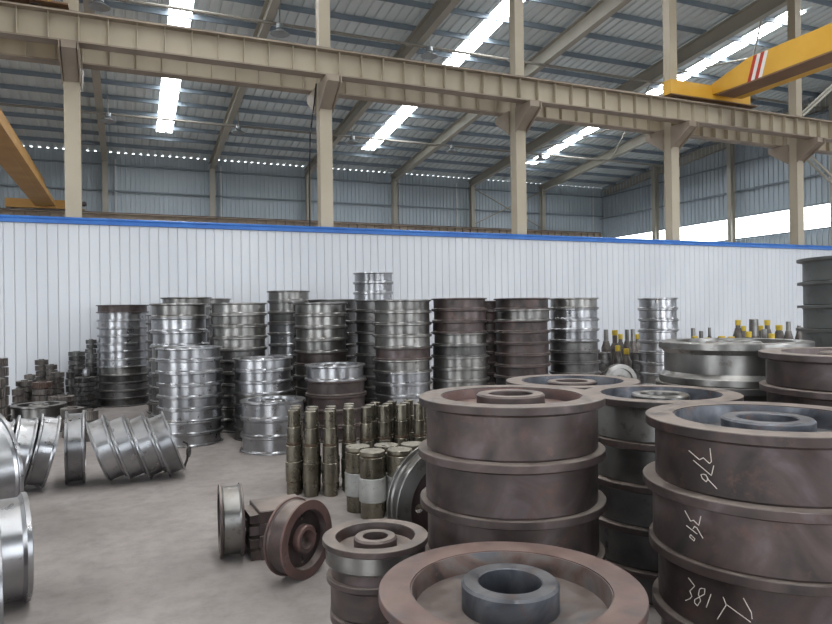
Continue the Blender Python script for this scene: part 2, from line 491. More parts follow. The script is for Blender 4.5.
for X in FX:
    part('rafter', ibeam_mesh('rafter', (X, YF - .15, zroof(YF - .15) - .2), (X, YC, zroof(YC) - .2), .38, .22, .025, M['creamg'], h2=.55), w)
    part('rafter', ibeam_mesh('rafter', (X, YB + .15, zroof(YB + .15) - .2), (X, YC, zroof(YC) - .2), .38, .22, .025, M['creamg'], h2=.55), w)
for y in (26.5, 18.7):
    z = zroof(y) - .75
    part('tie_tube', tube_mesh('tie_tube', [(XL + .1, y, z), (XR - .3, y, z)], .045, M['tie']), w)
for y0_, y1_ in ((14.2, 18.7), (18.7, 26.5)):
    for a, b in ((FX[7], FX[8]), (FX[8], FX[7])):
        part('roof_brace', tube_mesh('roof_brace', [(a, y0_, zroof(y0_) - .6), (b, y1_, zroof(y1_) - .6)], .03, M['creamg']), w)

# hanging lamps under the rafters
def lamp(X, y, label, z=None):
    z = zroof(y) - .95
    t = empty('hanging_lamp', (X, y, z), label=label, cat='lamp', group='high bay lamps under the far roof')
    part('rod', tube_mesh('rod', [(0, 0, .15), (0, 0, .8)], .018, M['creamg'], 6), t)
    part('housing', lathe('housing', [(.03,.16),(.10,.15),(.11,.02),(.05,.0)], 20, M['lamp'], False), t)
    part('reflector', lathe('reflector', [(.08,.0),(.26,-.12),(.265,-.13),(.25,-.13),(.07,-.01)], 24, M['lamp']), t)
for X, nm in ((FX[3], 'leftmost rafter column'), (FX[4], 'second rafter from the left'), (FX[5], 'third rafter from the left'), (FX[6], 'fourth rafter from the left'), (FX[7], 'fifth rafter from the left')):
    lamp(X + .28, 26.3, 'small alloy bell lamp low on the %s' % nm)
for X, nm in ((FX[3], 'first'), (FX[4], 'second'), (FX[5], 'third')):
    lamp(X + .28, 18.6, 'small alloy bell lamp high on the %s rafter from the left' % nm)

# ------------------------------------------------------------------ columns and runway beams
ordn = ['first', 'second', 'third', 'fourth', 'fifth', 'sixth']
ZR = 6.55; ZB = 6.05
colx = FX[3:8]
for i, X in enumerate(FX[1:9]):
    vis = X in colx
    j = colx.index(X) if vis else None
    lab = ('cream steel column, %s from the left above the white wall' % ordn[j]) if vis else ('cream steel column beyond the %s edge of the view' % ('left' if X < 0 else 'right') + (', outer' if i == 0 else ''))
    c = empty('steel_column', (X, YC, 0), label=lab, cat='column', group='columns carrying the crane runway')
    bm = bmesh.new()
    bx(bm, -.125, .125, -.13, -.11, 0, 5.84); bx(bm, -.125, .125, .11, .13, 0, 5.84); bx(bm, -.015, .015, -.11, .11, 0, 5.84)
    bx(bm, -.115, -.10, -.11, .11, 0, 5.84); bx(bm, .10, .115, -.11, .11, 0, 5.84)
    part('lower_shaft', finish(bm, 'lower_shaft', M['cream']), c)
    bm = bmesh.new(); zt = zroof(YC) - .25
    bx(bm, -.115, .115, -.12, -.10, 5.84, zt); bx(bm, -.115, .115, .10, .12, 5.84, zt); bx(bm, -.012, .012, -.10, .10, 5.84, zt)
    bx(bm, -.105, -.09, -.10, .10, 5.84, zt); bx(bm, .09, .105, -.10, .10, 5.84, zt)
    part('upper_shaft', finish(bm, 'upper_shaft', M['cream']), c)
    for sy in (-1, 1):
        bm = bmesh.new()
        v = []
        for xx in (-.115, .115):
            v.append([bm.verts.new((xx, sy*y, z)) for y, z in ((.132, 5.54), (.132, 6.035), (.72, 6.035), (.72, 5.92))])
        bm.faces.new(v[0]); bm.faces.new(v[1])
        for q in range(4): bm.faces.new((v[0][q], v[0][(q+1) % 4], v[1][(q+1) % 4], v[1][q]))
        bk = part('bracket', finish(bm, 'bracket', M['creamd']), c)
        bm = bmesh.new()
        for xx in (-.15, .13): 
            vv = [[bm.verts.new((xx + dx, sy*y, z)) for y, z in ((.132, 5.48), (.132, 6.035), (.76, 6.035), (.76, 5.89))] for dx in (0, .02)]
            bm.faces.new(vv[0]); bm.faces.new(vv[1])
            for q in range(4): bm.faces.new((vv[0][q], vv[0][(q+1) % 4], vv[1][(q+1) % 4], vv[1][q]))
        part('gusset', finish(bm, 'gusset', M['creamd']), bk)

def runway(label, y, z0, z1, mat, xa, xb, face, rail=True, name='runway_beam'):
    t = empty(name, (0, y, z0), label=label, cat='crane beam')
    h = z1 - z0
    part('web_plate', box_mesh('web_plate', [(xa, xb, -.008, .008, .025, h - .03)], mat), t)
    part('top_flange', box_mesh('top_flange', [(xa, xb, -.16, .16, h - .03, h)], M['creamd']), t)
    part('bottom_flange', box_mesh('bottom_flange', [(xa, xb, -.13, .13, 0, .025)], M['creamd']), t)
    if rail:
        part('rail', box_mesh('rail', [(xa, xb, -.03, .03, h, h + .06)], M['rail']), t)
    sm = box_mesh('stiffener', [(-.006, .006, -.12, -.009, .026, h - .031), (-.006, .006, .009, .12, .026, h - .031)], mat)
    n = int((xb - xa) / .453)
    for i in range(n + 1):
        xx = xa + .05 + i*.453
        if xx < xb: part('stiffener', sm, t, (xx, 0, 0))
    return t
runway('long cream crane beam with stiffeners on near side of the columns', YC - .52, ZB, ZR, M['cream'], XL + .3, XR - .7, -1)
runway('long cream crane beam behind the columns, lower in view', YC + .52, ZB, ZR, M['cream'], XL + .3, XR - .7, -1)
runway('reddish beam along the foot of the blue grey far wall', YF - .75, 5.42, 5.94, M['creamd'], XL + .3, XR - .7, -1)
# column line bracing at the right
for z0_, z1_ in ((3.4, 5.9), (6.8, 9.9)):
    for s in (0, 1):
        a, b = (colx[4] + .16, FX[8] - .16)
        if z0_ < 4: p0, p1 = (a, YC, z1_), (b, YC, z0_)
        else: p0, p1 = (a, YC, z0_), (b, YC, z1_)
        off = Vector((0, (-.09 if s else .09), 0))
        tb = part('diagonal_brace', tube_mesh('diagonal_brace', [Vector(p0) + off, Vector(p1) + off], .035, M['creamg']))
        tag(tb, '%s cream diagonal brace tube %s the crane beam, right of fifth column' % (('near', 'far')[1 - s], ('below', 'above')[z0_ > 4]), 'brace', 'diagonal braces at the right')
cb = part('power_cable', tube_mesh('power_cable', [(3.47, 12.99, 6.0), (3.43, 13.02, 5.6), (3.35, 13.05, 5.0), (3.32, 13.06, 4), (3.32, 13.06, 3.1), (3.32, 13.06, 1.5)], .016, M['black']))
tag(cb, 'black cable hanging beside the second cream column', 'cable')

# ------------------------------------------------------------------ cranes
def crane(label, x, ytruck, zt, ydir, span, mat, matd, w_=.62, hgt=.82, truck=(-1.35, 1.35), stripes=True, tap=1.5):
    t = empty('overhead_crane', (x, ytruck, zt), label=label, cat='crane', group='bridge cranes')
    # end truck along x
    tr = part('end_truck', box_mesh('end_truck', [(truck[0], truck[1], -.13, .13, .06, .40)], mat), t)
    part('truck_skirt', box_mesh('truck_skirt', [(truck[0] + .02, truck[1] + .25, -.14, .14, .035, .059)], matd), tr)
    for sx in (truck[0] + .25, truck[1] - .25):
        part('wheel', lathe('truck_wheel', [(.02,-.05),(.12,-.05),(.12,.05),(.02,.05)], 20, M['rail']), tr, (sx, 0, .12), (PI/2, 0, 0))
    mo = part('drive_motor', lathe('drive_motor', [(.03,-.2),(.10,-.18),(.11,.12),(.07,.2)], 16, M['d'], False), t, (truck[1] + .12, 0, .30), (0, PI/2, 0))
    # bridge girder, tapered near the truck
    bm = bmesh.new()
    prof = [(.0, .18, .40), (.12, .18, .44), (tap, .14, hgt), (span - 2.3, .14, hgt), (span, .18, .4)]
    rows = []
    for dy, z0, z1 in prof:
        rows.append([bm.verts.new((sx, ydir*dy, z)) for sx, z in ((-w_/2, z0), (w_/2, z0), (w_/2, z1), (-w_/2, z1))])
    for a, b in zip(rows, rows[1:]):
        for q in range(4): bm.faces.new((a[q], a[(q+1) % 4], b[(q+1) % 4], b[q]))
    bm.faces.new(rows[0]); bm.faces.new(rows[-1])
    br = part('bridge_girder', finish(bm, 'bridge_girder', mat), t)
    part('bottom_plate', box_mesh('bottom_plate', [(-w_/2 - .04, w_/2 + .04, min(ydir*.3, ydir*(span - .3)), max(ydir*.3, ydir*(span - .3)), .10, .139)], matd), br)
    part('walkway_beam', box_mesh('walkway_beam', [(w_/2 + .045, w_/2 + .30, min(ydir*.3, ydir*(span - .3)), max(ydir*.3, ydir*(span - .3)), .10, .30)], mat), br)
    if stripes:
        for dy, mm in ((1.16, 'redstripe'), (1.26, 'whitestripe'), (1.36, 'redstripe'), (1.46, 'whitestripe')):
            bm = bmesh.new()
            s = -w_/2 - .003
            ys = [ydir*dy, ydir*(dy + .095)]
            v = [bm.verts.new(p) for p in ((s, ys[0], .15), (s, ys[1], .15), (s, ys[1] + ydir*.18, hgt - .01), (s, ys[0] + ydir*.18, hgt - .01))]
            bm.faces.new(v)
            r = bmesh.ops.extrude_face_region(bm, geom=bm.faces[:])
            for vv in [g for g in r['geom'] if isinstance(g, bmesh.types.BMVert)]: vv.co.x += .002
            part('painted_stripe', finish(bm, 'painted_stripe', M[mm]), br)
    return t
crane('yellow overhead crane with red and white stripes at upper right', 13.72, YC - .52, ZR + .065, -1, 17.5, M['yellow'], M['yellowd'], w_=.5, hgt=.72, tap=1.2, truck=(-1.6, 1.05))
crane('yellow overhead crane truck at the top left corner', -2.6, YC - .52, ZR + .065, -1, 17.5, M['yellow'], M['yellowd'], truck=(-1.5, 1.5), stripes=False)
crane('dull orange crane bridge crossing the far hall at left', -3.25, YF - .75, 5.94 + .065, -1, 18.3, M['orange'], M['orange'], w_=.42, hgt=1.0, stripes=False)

# ------------------------------------------------------------------ crane wheels
CACHE = {}
def cached(key, fn):
    if key not in CACHE: CACHE[key] = fn()
    return CACHE[key]
def cham(ri, ro, z0, z1, c):
    return [(ri, z0), (ro - c, z0), (ro, z0 + c), (ro, z1 - c), (ro - c, z1), (ri, z1)]

def wheel_parts(R, H, style, N, full, matk, rim=None, hub=None, web=None, holes=0, ft=None, hubup=0.0, webz=.52, hr_=.37):
    """list of (name, mesh, z) for a crane wheel; axis z, base at z=0"""
    R = round(R, 3); H = round(H, 4)
    key = (R, H, style, N, full, matk, rim, hub, web, holes, ft, hubup, webz, hr_)
    def make():
        m = M[matk]; mr = M[rim or matk]; mh = M[hub or matk]; mw = M[web or matk]
        out = []
        ri = .76*R
        if style == 'double':
            f = ft or max(.012, .11*H); rt = .925*R
            out.append(('flange', lathe('flange', cham(ri, R, 0, f, f*.1), N, mr)))
            out.append(('tread', lathe('tread', [(ri, f), (rt + f*.5, f), (rt, f*1.6), (rt, H - f*1.6), (rt + f*.5, H - f), (ri, H - f)], N, m)))
            out.append(('flange', lathe('flange', cham(ri, R, H - f, H, f*.1), N, mr)))
        elif style == 'single':
            f = ft or .15*H; rt = .92*R
            out.append(('tread', lathe('tread', [(ri, 0), (rt - .006, 0), (rt, .008), (rt, H - f - .012), (rt + .010, H - f), (ri, H - f)], N, m)))
            out.append(('flange', lathe('flange', cham(ri, R, H - f, H, f*.07), N, mr)))
        elif style == 'shoulder':      # thin flange, bright wide tread, narrow dark core below
            f = ft or .16*H; rt = .945*R
            out.append(('core', lathe('core', [(ri*.95, 0), (.84*R, 0), (.84*R, .30*H), (ri*.95, .30*H)], N, M['b'])))
            out.append(('tread', lathe('tread', [(ri, .30*H), (rt*.95, .30*H), (rt, .38*H), (rt, H - f - .006), (rt + .006, H - f), (ri, H - f)], N, m)))
            out.append(('flange', lathe('flange', cham(ri, R, H - f, H, f*.07), N, mr)))
        elif style == 'inverted':
            f = ft or .16*H; rt = .88*R
            out.append(('flange', lathe('flange', cham(ri, R, 0, f, f*.18), N, mr)))
            out.append(('tread', lathe('tread', [(ri, f), (rt + .01, f), (rt, f + .012), (rt, H), (ri, H)], N, m)))
        if full:
            hr = hr_*R; bore = .24*R
            wz0, wz1 = webz*H, (webz + .16)*H
            if style == 'shoulder': wz0, wz1 = .56*H, .70*H
            wm = lathe('web', [(hr, wz0), (ri - .001, wz0), (ri - .001, wz1), (hr, wz1)], N, mw)
            if holes:
                o = bpy.data.objects.new('tmp', wm); COL.objects.link(o)
                cs = []
                for q in range(holes):
                    a = 2*PI*q/holes + PI/2
                    bmc = lathe_bm([(.055*R*1.3, -1), (.055*R*1.3, 1)], 12, False)
                    c = bpy.data.objects.new('tmpc', finish(bmc, 'c', None)); COL.objects.link(c)
                    c.location = (.56*R*math.cos(a), .56*R*math.sin(a), 0); cs.append(c)
                    md = o.modifiers.new('b', 'BOOLEAN'); md.object = c; md.operation = 'DIFFERENCE'; md.solver = 'EXACT'
                dg = bpy.context.evaluated_depsgraph_get()
                wm = bpy.data.meshes.new_from_object(o.evaluated_get(dg))
                for c in cs + [o]: bpy.data.objects.remove(c)
            out.append(('web', wm))
            out.append(('hub', lathe('hub', [(bore, .06*H), (hr - .004, .06*H), (hr, .06*H + .004), (hr, .985*H + hubup - .008), (hr - .008, .985*H + hubup), (bore + .004, .985*H + hubup), (bore, .97*H + hubup)], N, mh)))
            # rim liner so the recess of the wheel reads as a step
            if style != 'inverted':
                out.append(('rim_lip', lathe('rim_lip', [(ri*.955, wz1), (ri - .0015, wz1), (ri - .0015, H*.985), (ri*.985, H*.985)], N, mw)))
        return out
    return cached(key, make)

def wheel(label, group, loc, rot, *a, **k):
    t = empty('crane_wheel', loc, rot, label, 'wheel', group)
    for nm, me in wheel_parts(*a, **k): part(nm, me, t)
    return t

ORD = ['topmost', 'second', 'third', 'fourth', 'fifth', 'sixth', 'seventh', 'eighth', 'ninth', 'tenth', 'eleventh', 'twelfth', 'thirteenth', 'fourteenth']
LOOK = {'p': 'bright steel wheel', 'q': 'worn steel wheel', 'd': 'dark steel wheel', 'b': 'brown steel wheel', 'r': 'red brown wheel', 's': 'blue grey wheel', 'g': 'dull grey wheel'}

def stack(desc, px, wpx, ytop, d, n, mats, style='double', tier=None, N=40, full_top=True, jit=.010, top_full_n=1, grow=None, Rs=None, **kw):
    """a stack of n wheels; mats = material letter per tier from the top"""
    R0 = wpx/2/FPX*d
    ztop = zat(ytop, d, px)
    tier = tier or ztop/n
    hs = [tier]*(n-1) + [ztop - tier*(n-1)]
    c = at(px, d)
    z = ztop; grp = 'wheels of the ' + desc
    made = []
    for i in range(n):
        z -= hs[i]
        mk = mats[min(i, len(mats)-1)]
        R = R0*(Rs[min(i, len(Rs)-1)] if Rs else 1)
        o_ = 'topmost of the' if i == 0 else '%s from top in the' % ORD[i]
        jx, jy = (random.uniform(-jit, jit), random.uniform(-jit, jit)) if i else (0, 0)
        st = style[min(i, len(style)-1)] if isinstance(style, (list, tuple)) else style
        made.append(wheel('%s, %s %s' % (LOOK[mk], o_, desc), grp, (c.x + jx, c.y + jy, z), (0, 0, random.uniform(0, 6.28)),
              R, hs[i] - .0012, st, N, i < top_full_n, mk, **kw))
    return made

# back and middle stacks, left to right
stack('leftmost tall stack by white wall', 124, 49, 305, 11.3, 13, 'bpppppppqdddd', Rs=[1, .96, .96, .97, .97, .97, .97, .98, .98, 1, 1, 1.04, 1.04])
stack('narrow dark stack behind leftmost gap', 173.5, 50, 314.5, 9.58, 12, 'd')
stack('hindmost stack of the left cluster', 188, 49, 297.5, 10.42, 11, 'qqd')
stack('stack half hidden over left cluster', 210.5, 43, 298.7, 11.35, 11, 'qqd')
stack('wide-tiered stack behind the bright one', 180, 55.5, 303.5, 8.83, 9, 'qppqqddqq', jit=.016)
stack('bright eight-wheel stack beside open floor', 190, 64, 347, 7.85, 8, 'p', jit=.012, N=56)
stack('tall stack above two bright stacks', 240, 56, 303, 8.75, 11, 'qqqqdddddqd')
stack('bright seven-wheel stack behind low three-wheel stack', 263.5, 59, 357.5, 8.1, 7, 'pppqpdd', N=48)
stack('low bright three-wheel stack by slim shafts', 273, 65, 399, 7.35, 3, 'p', N=56)
stack('narrow tall stack rising left of centre', 290, 42.5, 291, 10.5, 11, 'qqdpppqdqqq', Rs=[1, .97, 1, .98, .97])
stack('tall stack behind purple-brown low stack', 322, 54, 302.7, 9.0, 10, 'qqqqbqdddq')
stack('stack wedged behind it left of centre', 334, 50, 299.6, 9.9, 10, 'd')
stack('low stack of purple-brown wheels behind shafts', 335.5, 61, 364, 8.0, 5, 'pbbbb', N=56)
stack('highest narrow stack at centre', 375, 40.5, 273, 11, 13, 'p')
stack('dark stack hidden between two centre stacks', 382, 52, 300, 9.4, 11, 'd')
stack('tall centre stack behind the slim shafts', 403.5, 59, 300, 8.5, 11, 'qqqqbqpppqq', N=48)
stack('tall brownish stack right of centre', 460.5, 57, 298.3, 8.8, 11, 'bbbqdqqqddb', Rs=[.98, .98, .98, .98, 1.0, 1.03, 1.03], N=48)
stack('sliver of stack between two brown stacks', 490, 50, 301, 9.8, 11, 'b')
stack('tall dark brown stack behind big wheels', 523, 56, 298.3, 9.1, 11, 'bqbbbbbdbbb')
stack('tall half-bright stack beside the axles', 575, 49, 298, 9.5, 11, 'qpppdddbbbb', Rs=[1, 1, 1, 1, 1.03])
stack('lone slim stack before the right wall', 659, 38.5, 298, 11.5, 9, 'p')
# large wheels at the right
stack('big polished stack at right', 734, 141, 340.5, 4.9, 4, 'qd', tier=.292, N=96, Rs=[1, 1.03], ft=.05, jit=.012)
stack('stack of dark brown wheels at right edge', 857, 176, 351.5, 3.83, 6, 'bbdbdb', style='single', tier=.19, N=96, ft=.035)
stack('towering grey stack at right edge', 875, 134, 257, 5.3, 10, 'g', style='single', N=80, ft=.022, jit=.01)
stack('wide stack behind the front two', 572, 131, 380, 4.6, 5, 'b', style='single', N=96, web='s', hub='b')
stack('stack between two chalked and brown stacks', 660, 151, 392.5, 3.69, 5, 'qqddd', style='single', tier=.212, N=96, web='s', hub='q', rim='b', Rs=[1, .96, 1, 1])  # from the third tier down, shade is put into the colour as dark steel
stack('big brown stack front and centre', 510.5, 183, 394.5, 3.14, 5, 'b', style='single', tier=.231, N=128, jit=.013, web='r', hub='b', Rs=[1, 1.0], hubup=.012, webz=.62)
CH = stack('chalk-marked brown stack at right front', 767, 231, 416, 2.71, 4, 'b', style='single', N=128, jit=.0, web='s', hub='s', Rs=[1, 1.03, .985, .965], tier=.249)

# nearest wheel at the bottom, on a stack of its own
stack('squat red brown stack at bottom edge', 507.5, 263, 585.5, 2.1, 3, 'rbb', style='single', N=160, web='y', hub='s', rim='r', hubup=.02)
stack('small stack with bright tread and hub', 373.5, 105, 534.5, 2.85, 3, 'qbb', style=['shoulder', 'single', 'single'], tier=.150, N=96, rim='b', hub='b', web='b', Rs=[1, .89, .92], hr_=.41)

# ------------------------------------------------------------------ chalk marks on the stack at the right front
CC = at(767, 2.71)
def chalk(owner, R, strokes, sx, sy, sc_, col='chalk', w_=.0032):
    bm = bmesh.new()
    fdir = FV; o = Vector((0, 0, EYE))
    def hit(px, py):
        dz = -(py - HOR + ROLL*(px - 416))/FPX
        dr = fdir + RV*((px - 416 - ROLL*(py - 312))/FPX)
        a = dr.x**2 + dr.y**2
        ox, oy = -CC.x, -CC.y
        b = ox*dr.x + oy*dr.y; c = ox*ox + oy*oy - (R + .0012)**2
        t = (-b - math.sqrt(max(0, b*b - a*c)))/a
        return Vector((dr.x*t, dr.y*t, EYE + dz*t))
    for st in strokes:
        pts = []
        for (a, b) in zip(st, st[1:]):
            for q in range(6):
                f = q/6
                pts.append(hit(sx + (a[0] + (b[0]-a[0])*f)/sc_, sy + (a[1] + (b[1]-a[1])*f)/sc_))
        pts.append(hit(sx + st[-1][0]/sc_, sy + st[-1][1]/sc_))
        prev = None
        for i, p in enumerate(pts):
            t = (pts[min(i+1, len(pts)-1)] - pts[max(i-1, 0)]).normalized()
            nrm = Vector((p.x - CC.x, p.y - CC.y, 0)).normalized()
            s = t.cross(nrm).normalized()*w_*.5
            row = [bm.verts.new(p - s - nrm*.0018), bm.verts.new(p - s*.8), bm.verts.new(p + s*.8), bm.verts.new(p + s - nrm*.0018)]
            if prev:
                for q in range(3): bm.faces.new((prev[q], prev[q+1], row[q+1], row[q]))
            prev = row
    bm.transform(Matrix.Rotation(-owner.rotation_euler.z, 4, 'Z') @ Matrix.Translation(-Vector(owner.location)))
    me = finish(bm, 'chalk_mark', M[col])
    o2 = part('chalk_mark', me, owner); o2['label'] = 'white chalk numbers'
RT = .92
R1 = 231/2/FPX*2.71
chalk(CH[0], RT*round(R1, 3), [[(90,110),(200,205),(240,185),(305,245),(325,225),(310,85)], [(135,210),(325,370),(350,265)],
      [(275,370),(245,355),(215,360),(230,400),(270,435),(290,405),(265,360)], [(280,400),(385,510)]], 680, 440, 10.4)
chalk(CH[1], RT*round(R1*1.03, 3), [[(100,110),(160,220),(190,210),(245,265),(268,165)], [(115,265),(230,355)], [(185,300),(200,275),(225,290),(290,400)],
      [(160,360),(205,405),(195,425),(150,385),(160,360)]], 675, 500, 10.4)
chalk(CH[2], RT*round(R1*.985, 3), [[(122,118),(180,195),(135,240),(155,290),(135,312),(95,328)], [(240,215),(275,220),(270,270),(180,320),(180,350),(205,378),(235,330),(215,270),(225,225),(240,215)],
      [(332,268),(288,392)], [(443,295),(472,370),(390,500)], [(480,370),(700,530)], [(630,305),(705,440),(712,500)]], 675, 565, 9.244)

# ------------------------------------------------------------------ wheels standing on edge
def standing(label, px, d, R, H, azim, mat, tilt=0.0, N=72, style='double', holes=0, zc=None, group='wheels lying about the open floor', pos=None, axis=None, **kw):
    """axis starts along the ray-perpendicular (to the right) and is turned by azim towards the viewer; tilt lifts the axis"""
    p = pos if pos is not None else at(px, d)
    ray = Vector((p.x, p.y, 0)).normalized()
    right = Vector((ray.y, -ray.x, 0))
    ax = axis if axis is not None else (right*math.cos(azim) - ray*math.sin(azim))
    ax = (ax*math.cos(tilt) + Vector((0, 0, 1))*math.sin(tilt)).normalized()
    up = (Vector((0, 0, 1)) - ax*ax.z).normalized()
    side = ax.cross(up)
    m = Matrix((up, side, ax)).transposed()      # local x = up, z = axis
    base = R*math.cos(tilt) + (H/2)*abs(math.sin(tilt)) + .001
    c = Vector((p.x, p.y, zc if zc is not None else base))
    t = wheel(label, group, c - ax*H/2, m.to_euler(), R, H, style, N, True, mat, holes=holes, **kw)
    return c, ax
# far left, close to the camera
standing('large bright wheel standing on edge, upper of the left edge group', -27, 4.46, .428, .22, -.40, 'p')
standing('bright wheel standing on edge at the left edge, above picture corner', -1, 3.46, .276, .24, -.06, 'p')
standing('bright wheel only just inside the left edge at bottom', -27, 2.93, .27, .19, .0, 'p')
# leaning row
standing('bright wheel standing upright between the two leaning rows', 75, 5.97, .318, .155, 0.03, 'p')
WD = ('nearest the upright wheel', 'second from the upright wheel', 'third from the upright wheel', 'farthest from the upright wheel')
def row_axis(px, d, az):
    p = at(px, d); ray = p.normalized(); rt = Vector((ray.y, -ray.x, 0))
    return (rt*math.cos(az) - ray*math.sin(az)).normalized()
ax_ = row_axis(135, 5.95, -.02); p_ = at(106.2, 5.95)
for i in range(4):
    standing('bright wheel in right leaning row, ' + WD[i], 0, 0, .292, .150, 0, 'p', tilt=.34, group='right leaning row', ft=.016, pos=p_ + ax_*(.163*i), axis=ax_)
PE = p_ + ax_*(.168*3)
ax_ = row_axis(20, 5.7, -.02); p_ = at(41, 5.80)
for i in range(4):
    standing('bright wheel in left leaning row, ' + WD[i], 0, 0, .312, .15, 0, 'p', tilt=-.25, group='left leaning row', ft=.016, pos=p_ - ax_*(.17*i), axis=ax_)
o_ = at(188, 6.42)
t = empty('axle_stub', o_, label='short axle stub with round end washer beside rightmost leaning wheel', cat='axle')
part('rod', tube_mesh('rod', [-RV*.05 + Vector((0, 0, .012)), -RV*.02 + Vector((0, 0, .09)), Vector((0, 0, .17)), -RV*.012 + Vector((0, 0, .25)), -RV*.05 + Vector((0, 0, .27))], .012, M['d']), t)
part('washer', lathe('washer', [(.013,-.008),(.05,-.008),(.05,.008),(.013,.008)], 20, M['d']), t, (0, 0, .17), (0, PI/2, -YAW))

# two single wheels in the open floor with a stack of blocks
standing('steel wheel with polished tread standing left of the block stack', 229, 4.12, .217, .137, -.06, 'q', rim='b', web='b', hub='b')
standing('rusty brown wheel on edge leaning by the block stack', 297, 3.78, .215, .133, math.radians(41), 'b', rim='r', web='b', hub='r', holes=4)
standing('large steel wheel on edge leaning behind big brown stack', 447, 3.92, .36, .15, math.radians(62), 'q', tilt=.0, rim='q', web='b', hub='b', holes=5)

t = empty('block_stack_base', at(262, 4.5, 0)) if False else None
def block(label, p, rz, z, sx, sy, h, notch):
    t = empty('steel_block', (p.x, p.y, z), (0, 0, rz), label, 'block', 'notched steel blocks between the two wheels')
    bm = bmesh.new(); bx(bm, -sx/2, sx/2, -sy/2, sy/2, .0, h)
    bmesh.ops.bevel(bm, geom=bm.edges[:], offset=.005, segments=1, affect='EDGES')
    part('body', finish(bm, 'block_body', M['b']), t)
    bm = bmesh.new(); bx(bm, -sx/2 - .055, -sx/2 - .001, -sy/2 + .01, sy/2 - .05, .004, h*.72)
    part('end_lug', finish(bm, 'end_lug', M['b']), t)
names = ['lowest', 'second lowest', 'second highest', 'highest']
for i in range(4):
    block('dark brown steel block, %s in the small pile between two wheels' % names[i], at(277 + (1.5, -1, 1, 0)[i], 4.22), -YAW + .42 + (0, .05, -.03, .02)[i], i*.073 + .0005, .30, .30, .0722, 0)

# ------------------------------------------------------------------ shafts
def lathe_seg(nm, r, z0, z1, c, mat, N=32):
    return lathe(nm, [(r - c, z0), (r, z0 + c), (r, z1 - c), (r - c, z1)], N, mat, False)
SL_ = [('foot', .0605, 0, .105, 'oil'), ('body', .068, .105, .265, 'oil'), ('collar', .061, .265, .40, 'oil'), ('rust_band', .0585, .40, .42, 'oilband'),
       ('neck', .052, .42, .545, 'oil'), ('journal', .045, .545, .68, 'oil')]
def slim(label, grp, q):
    t = empty('stepped_shaft', q, (0, 0, random.uniform(0, 6)), label, 'shaft', grp)
    for nm, r, z0, z1, mt in SL_:
        me = cached(('slim', nm), lambda: lathe_seg(nm, r, z0, z1, .003, M[mt]))
        part(nm, me, t)
rows = ['front', 'middle', 'back']
base = [(293, 5.52), (310.3, 5.45), (329.3, 5.46), (348.5, 5.60), (366, 5.66), (383.5, 5.72), (401, 5.78), (419, 5.82)]
P = []
for r_ in range(3):
    for i, (px, d) in enumerate(base):
        if r_ == 2 and i == 7: continue
        q = at(px, d) + RV*((0, .0, .0)[r_] + (.03*r_ if i > 3 else -.012*r_)) + FV*(0, .142, .284)[r_]
        P.append([q, r_, i])
for it in range(60):                       # nudge the shafts apart until none touch
    for a in range(len(P)):
        for b in range(a + 1, len(P)):
            v = P[b][0] - P[a][0]
            if v.length < .139:
                v = v.normalized()*(.139 - v.length)*.5
                P[a][0] = P[a][0] - v*(.2 if P[a][1] == 0 else 1); P[b][0] = P[b][0] + v
for q, r_, i in P:
    slim('slim olive-grey stepped shaft, %s from left in the %s row' % (ORD[i] if i else 'first', rows[r_]), 'slim stepped shafts standing upright', q)
TH = [('foot', .088, 0, .12, 'oil'), ('sleeve', .0985, .12, .29, 'sleeve'), ('body', .094, .29, .437, 'oil'), ('groove', .086, .437, .447, 'oilband'), ('head', .092, .447, .478, 'oil')]
for px, d, lb in ((371.5, 4.86, 'front left of the thick group'), (399, 4.90, 'front right of the thick group'), (357, 5.03, 'leftmost of the thick group'), (385.5, 5.07, 'at the back between the front two'), (412, 5.10, 'rightmost, half hidden by the big brown stack')):
    t = empty('thick_shaft', at(px, d), (0, 0, random.uniform(0, 6)), 'thick short steel shaft with pale sleeve, ' + lb, 'shaft', 'thick short shafts')
    for nm, r, z0, z1, mt in TH:
        part(nm, cached(('th', nm), lambda: lathe_seg(nm, r, z0, z1, .004, M[mt], 40)), t)

# ------------------------------------------------------------------ small gears at the far left
def gear_meshes(R, H, T, mk):
    def make():
        bm = bmesh.new(); pts = []
        for i in range(T):
            for f, rr in ((.0, .955), (.25, .955), (.35, 1), (.65, 1), (.75, .955)):
                a = 2*PI*(i + f)/T; pts.append((R*rr*math.cos(a), R*rr*math.sin(a)))
        n = len(pts); b = .42*R
        def row(z, inner): return [bm.verts.new((b*math.cos(math.atan2(y, x)), b*math.sin(math.atan2(y, x)), z)) if inner else bm.verts.new((x, y, z)) for x, y in pts]
        o0, o1, i0, i1 = row(0, 0), row(H*.86, 0), row(0, 1), row(H*.86, 1)
        for j in range(n):
            k = (j+1) % n
            bm.faces.new((o0[j], o0[k], o1[k], o1[j])); bm.faces.new((o1[j], o1[k], i1[k], i1[j]))
            bm.faces.new((i0[j], i0[k], o0[k], o0[j])); bm.faces.new((i1[j], i1[k], i0[k], i0[j]))
        rim = finish(bm, 'toothed_rim', M[mk])
        hub = lathe('hub', [(.22*R, 0), (.415*R, 0), (.415*R, H), (.22*R, H)], 20, M[mk])
        return rim, hub
    return cached(('gear', round(R, 3), round(H, 4), T, mk), make)
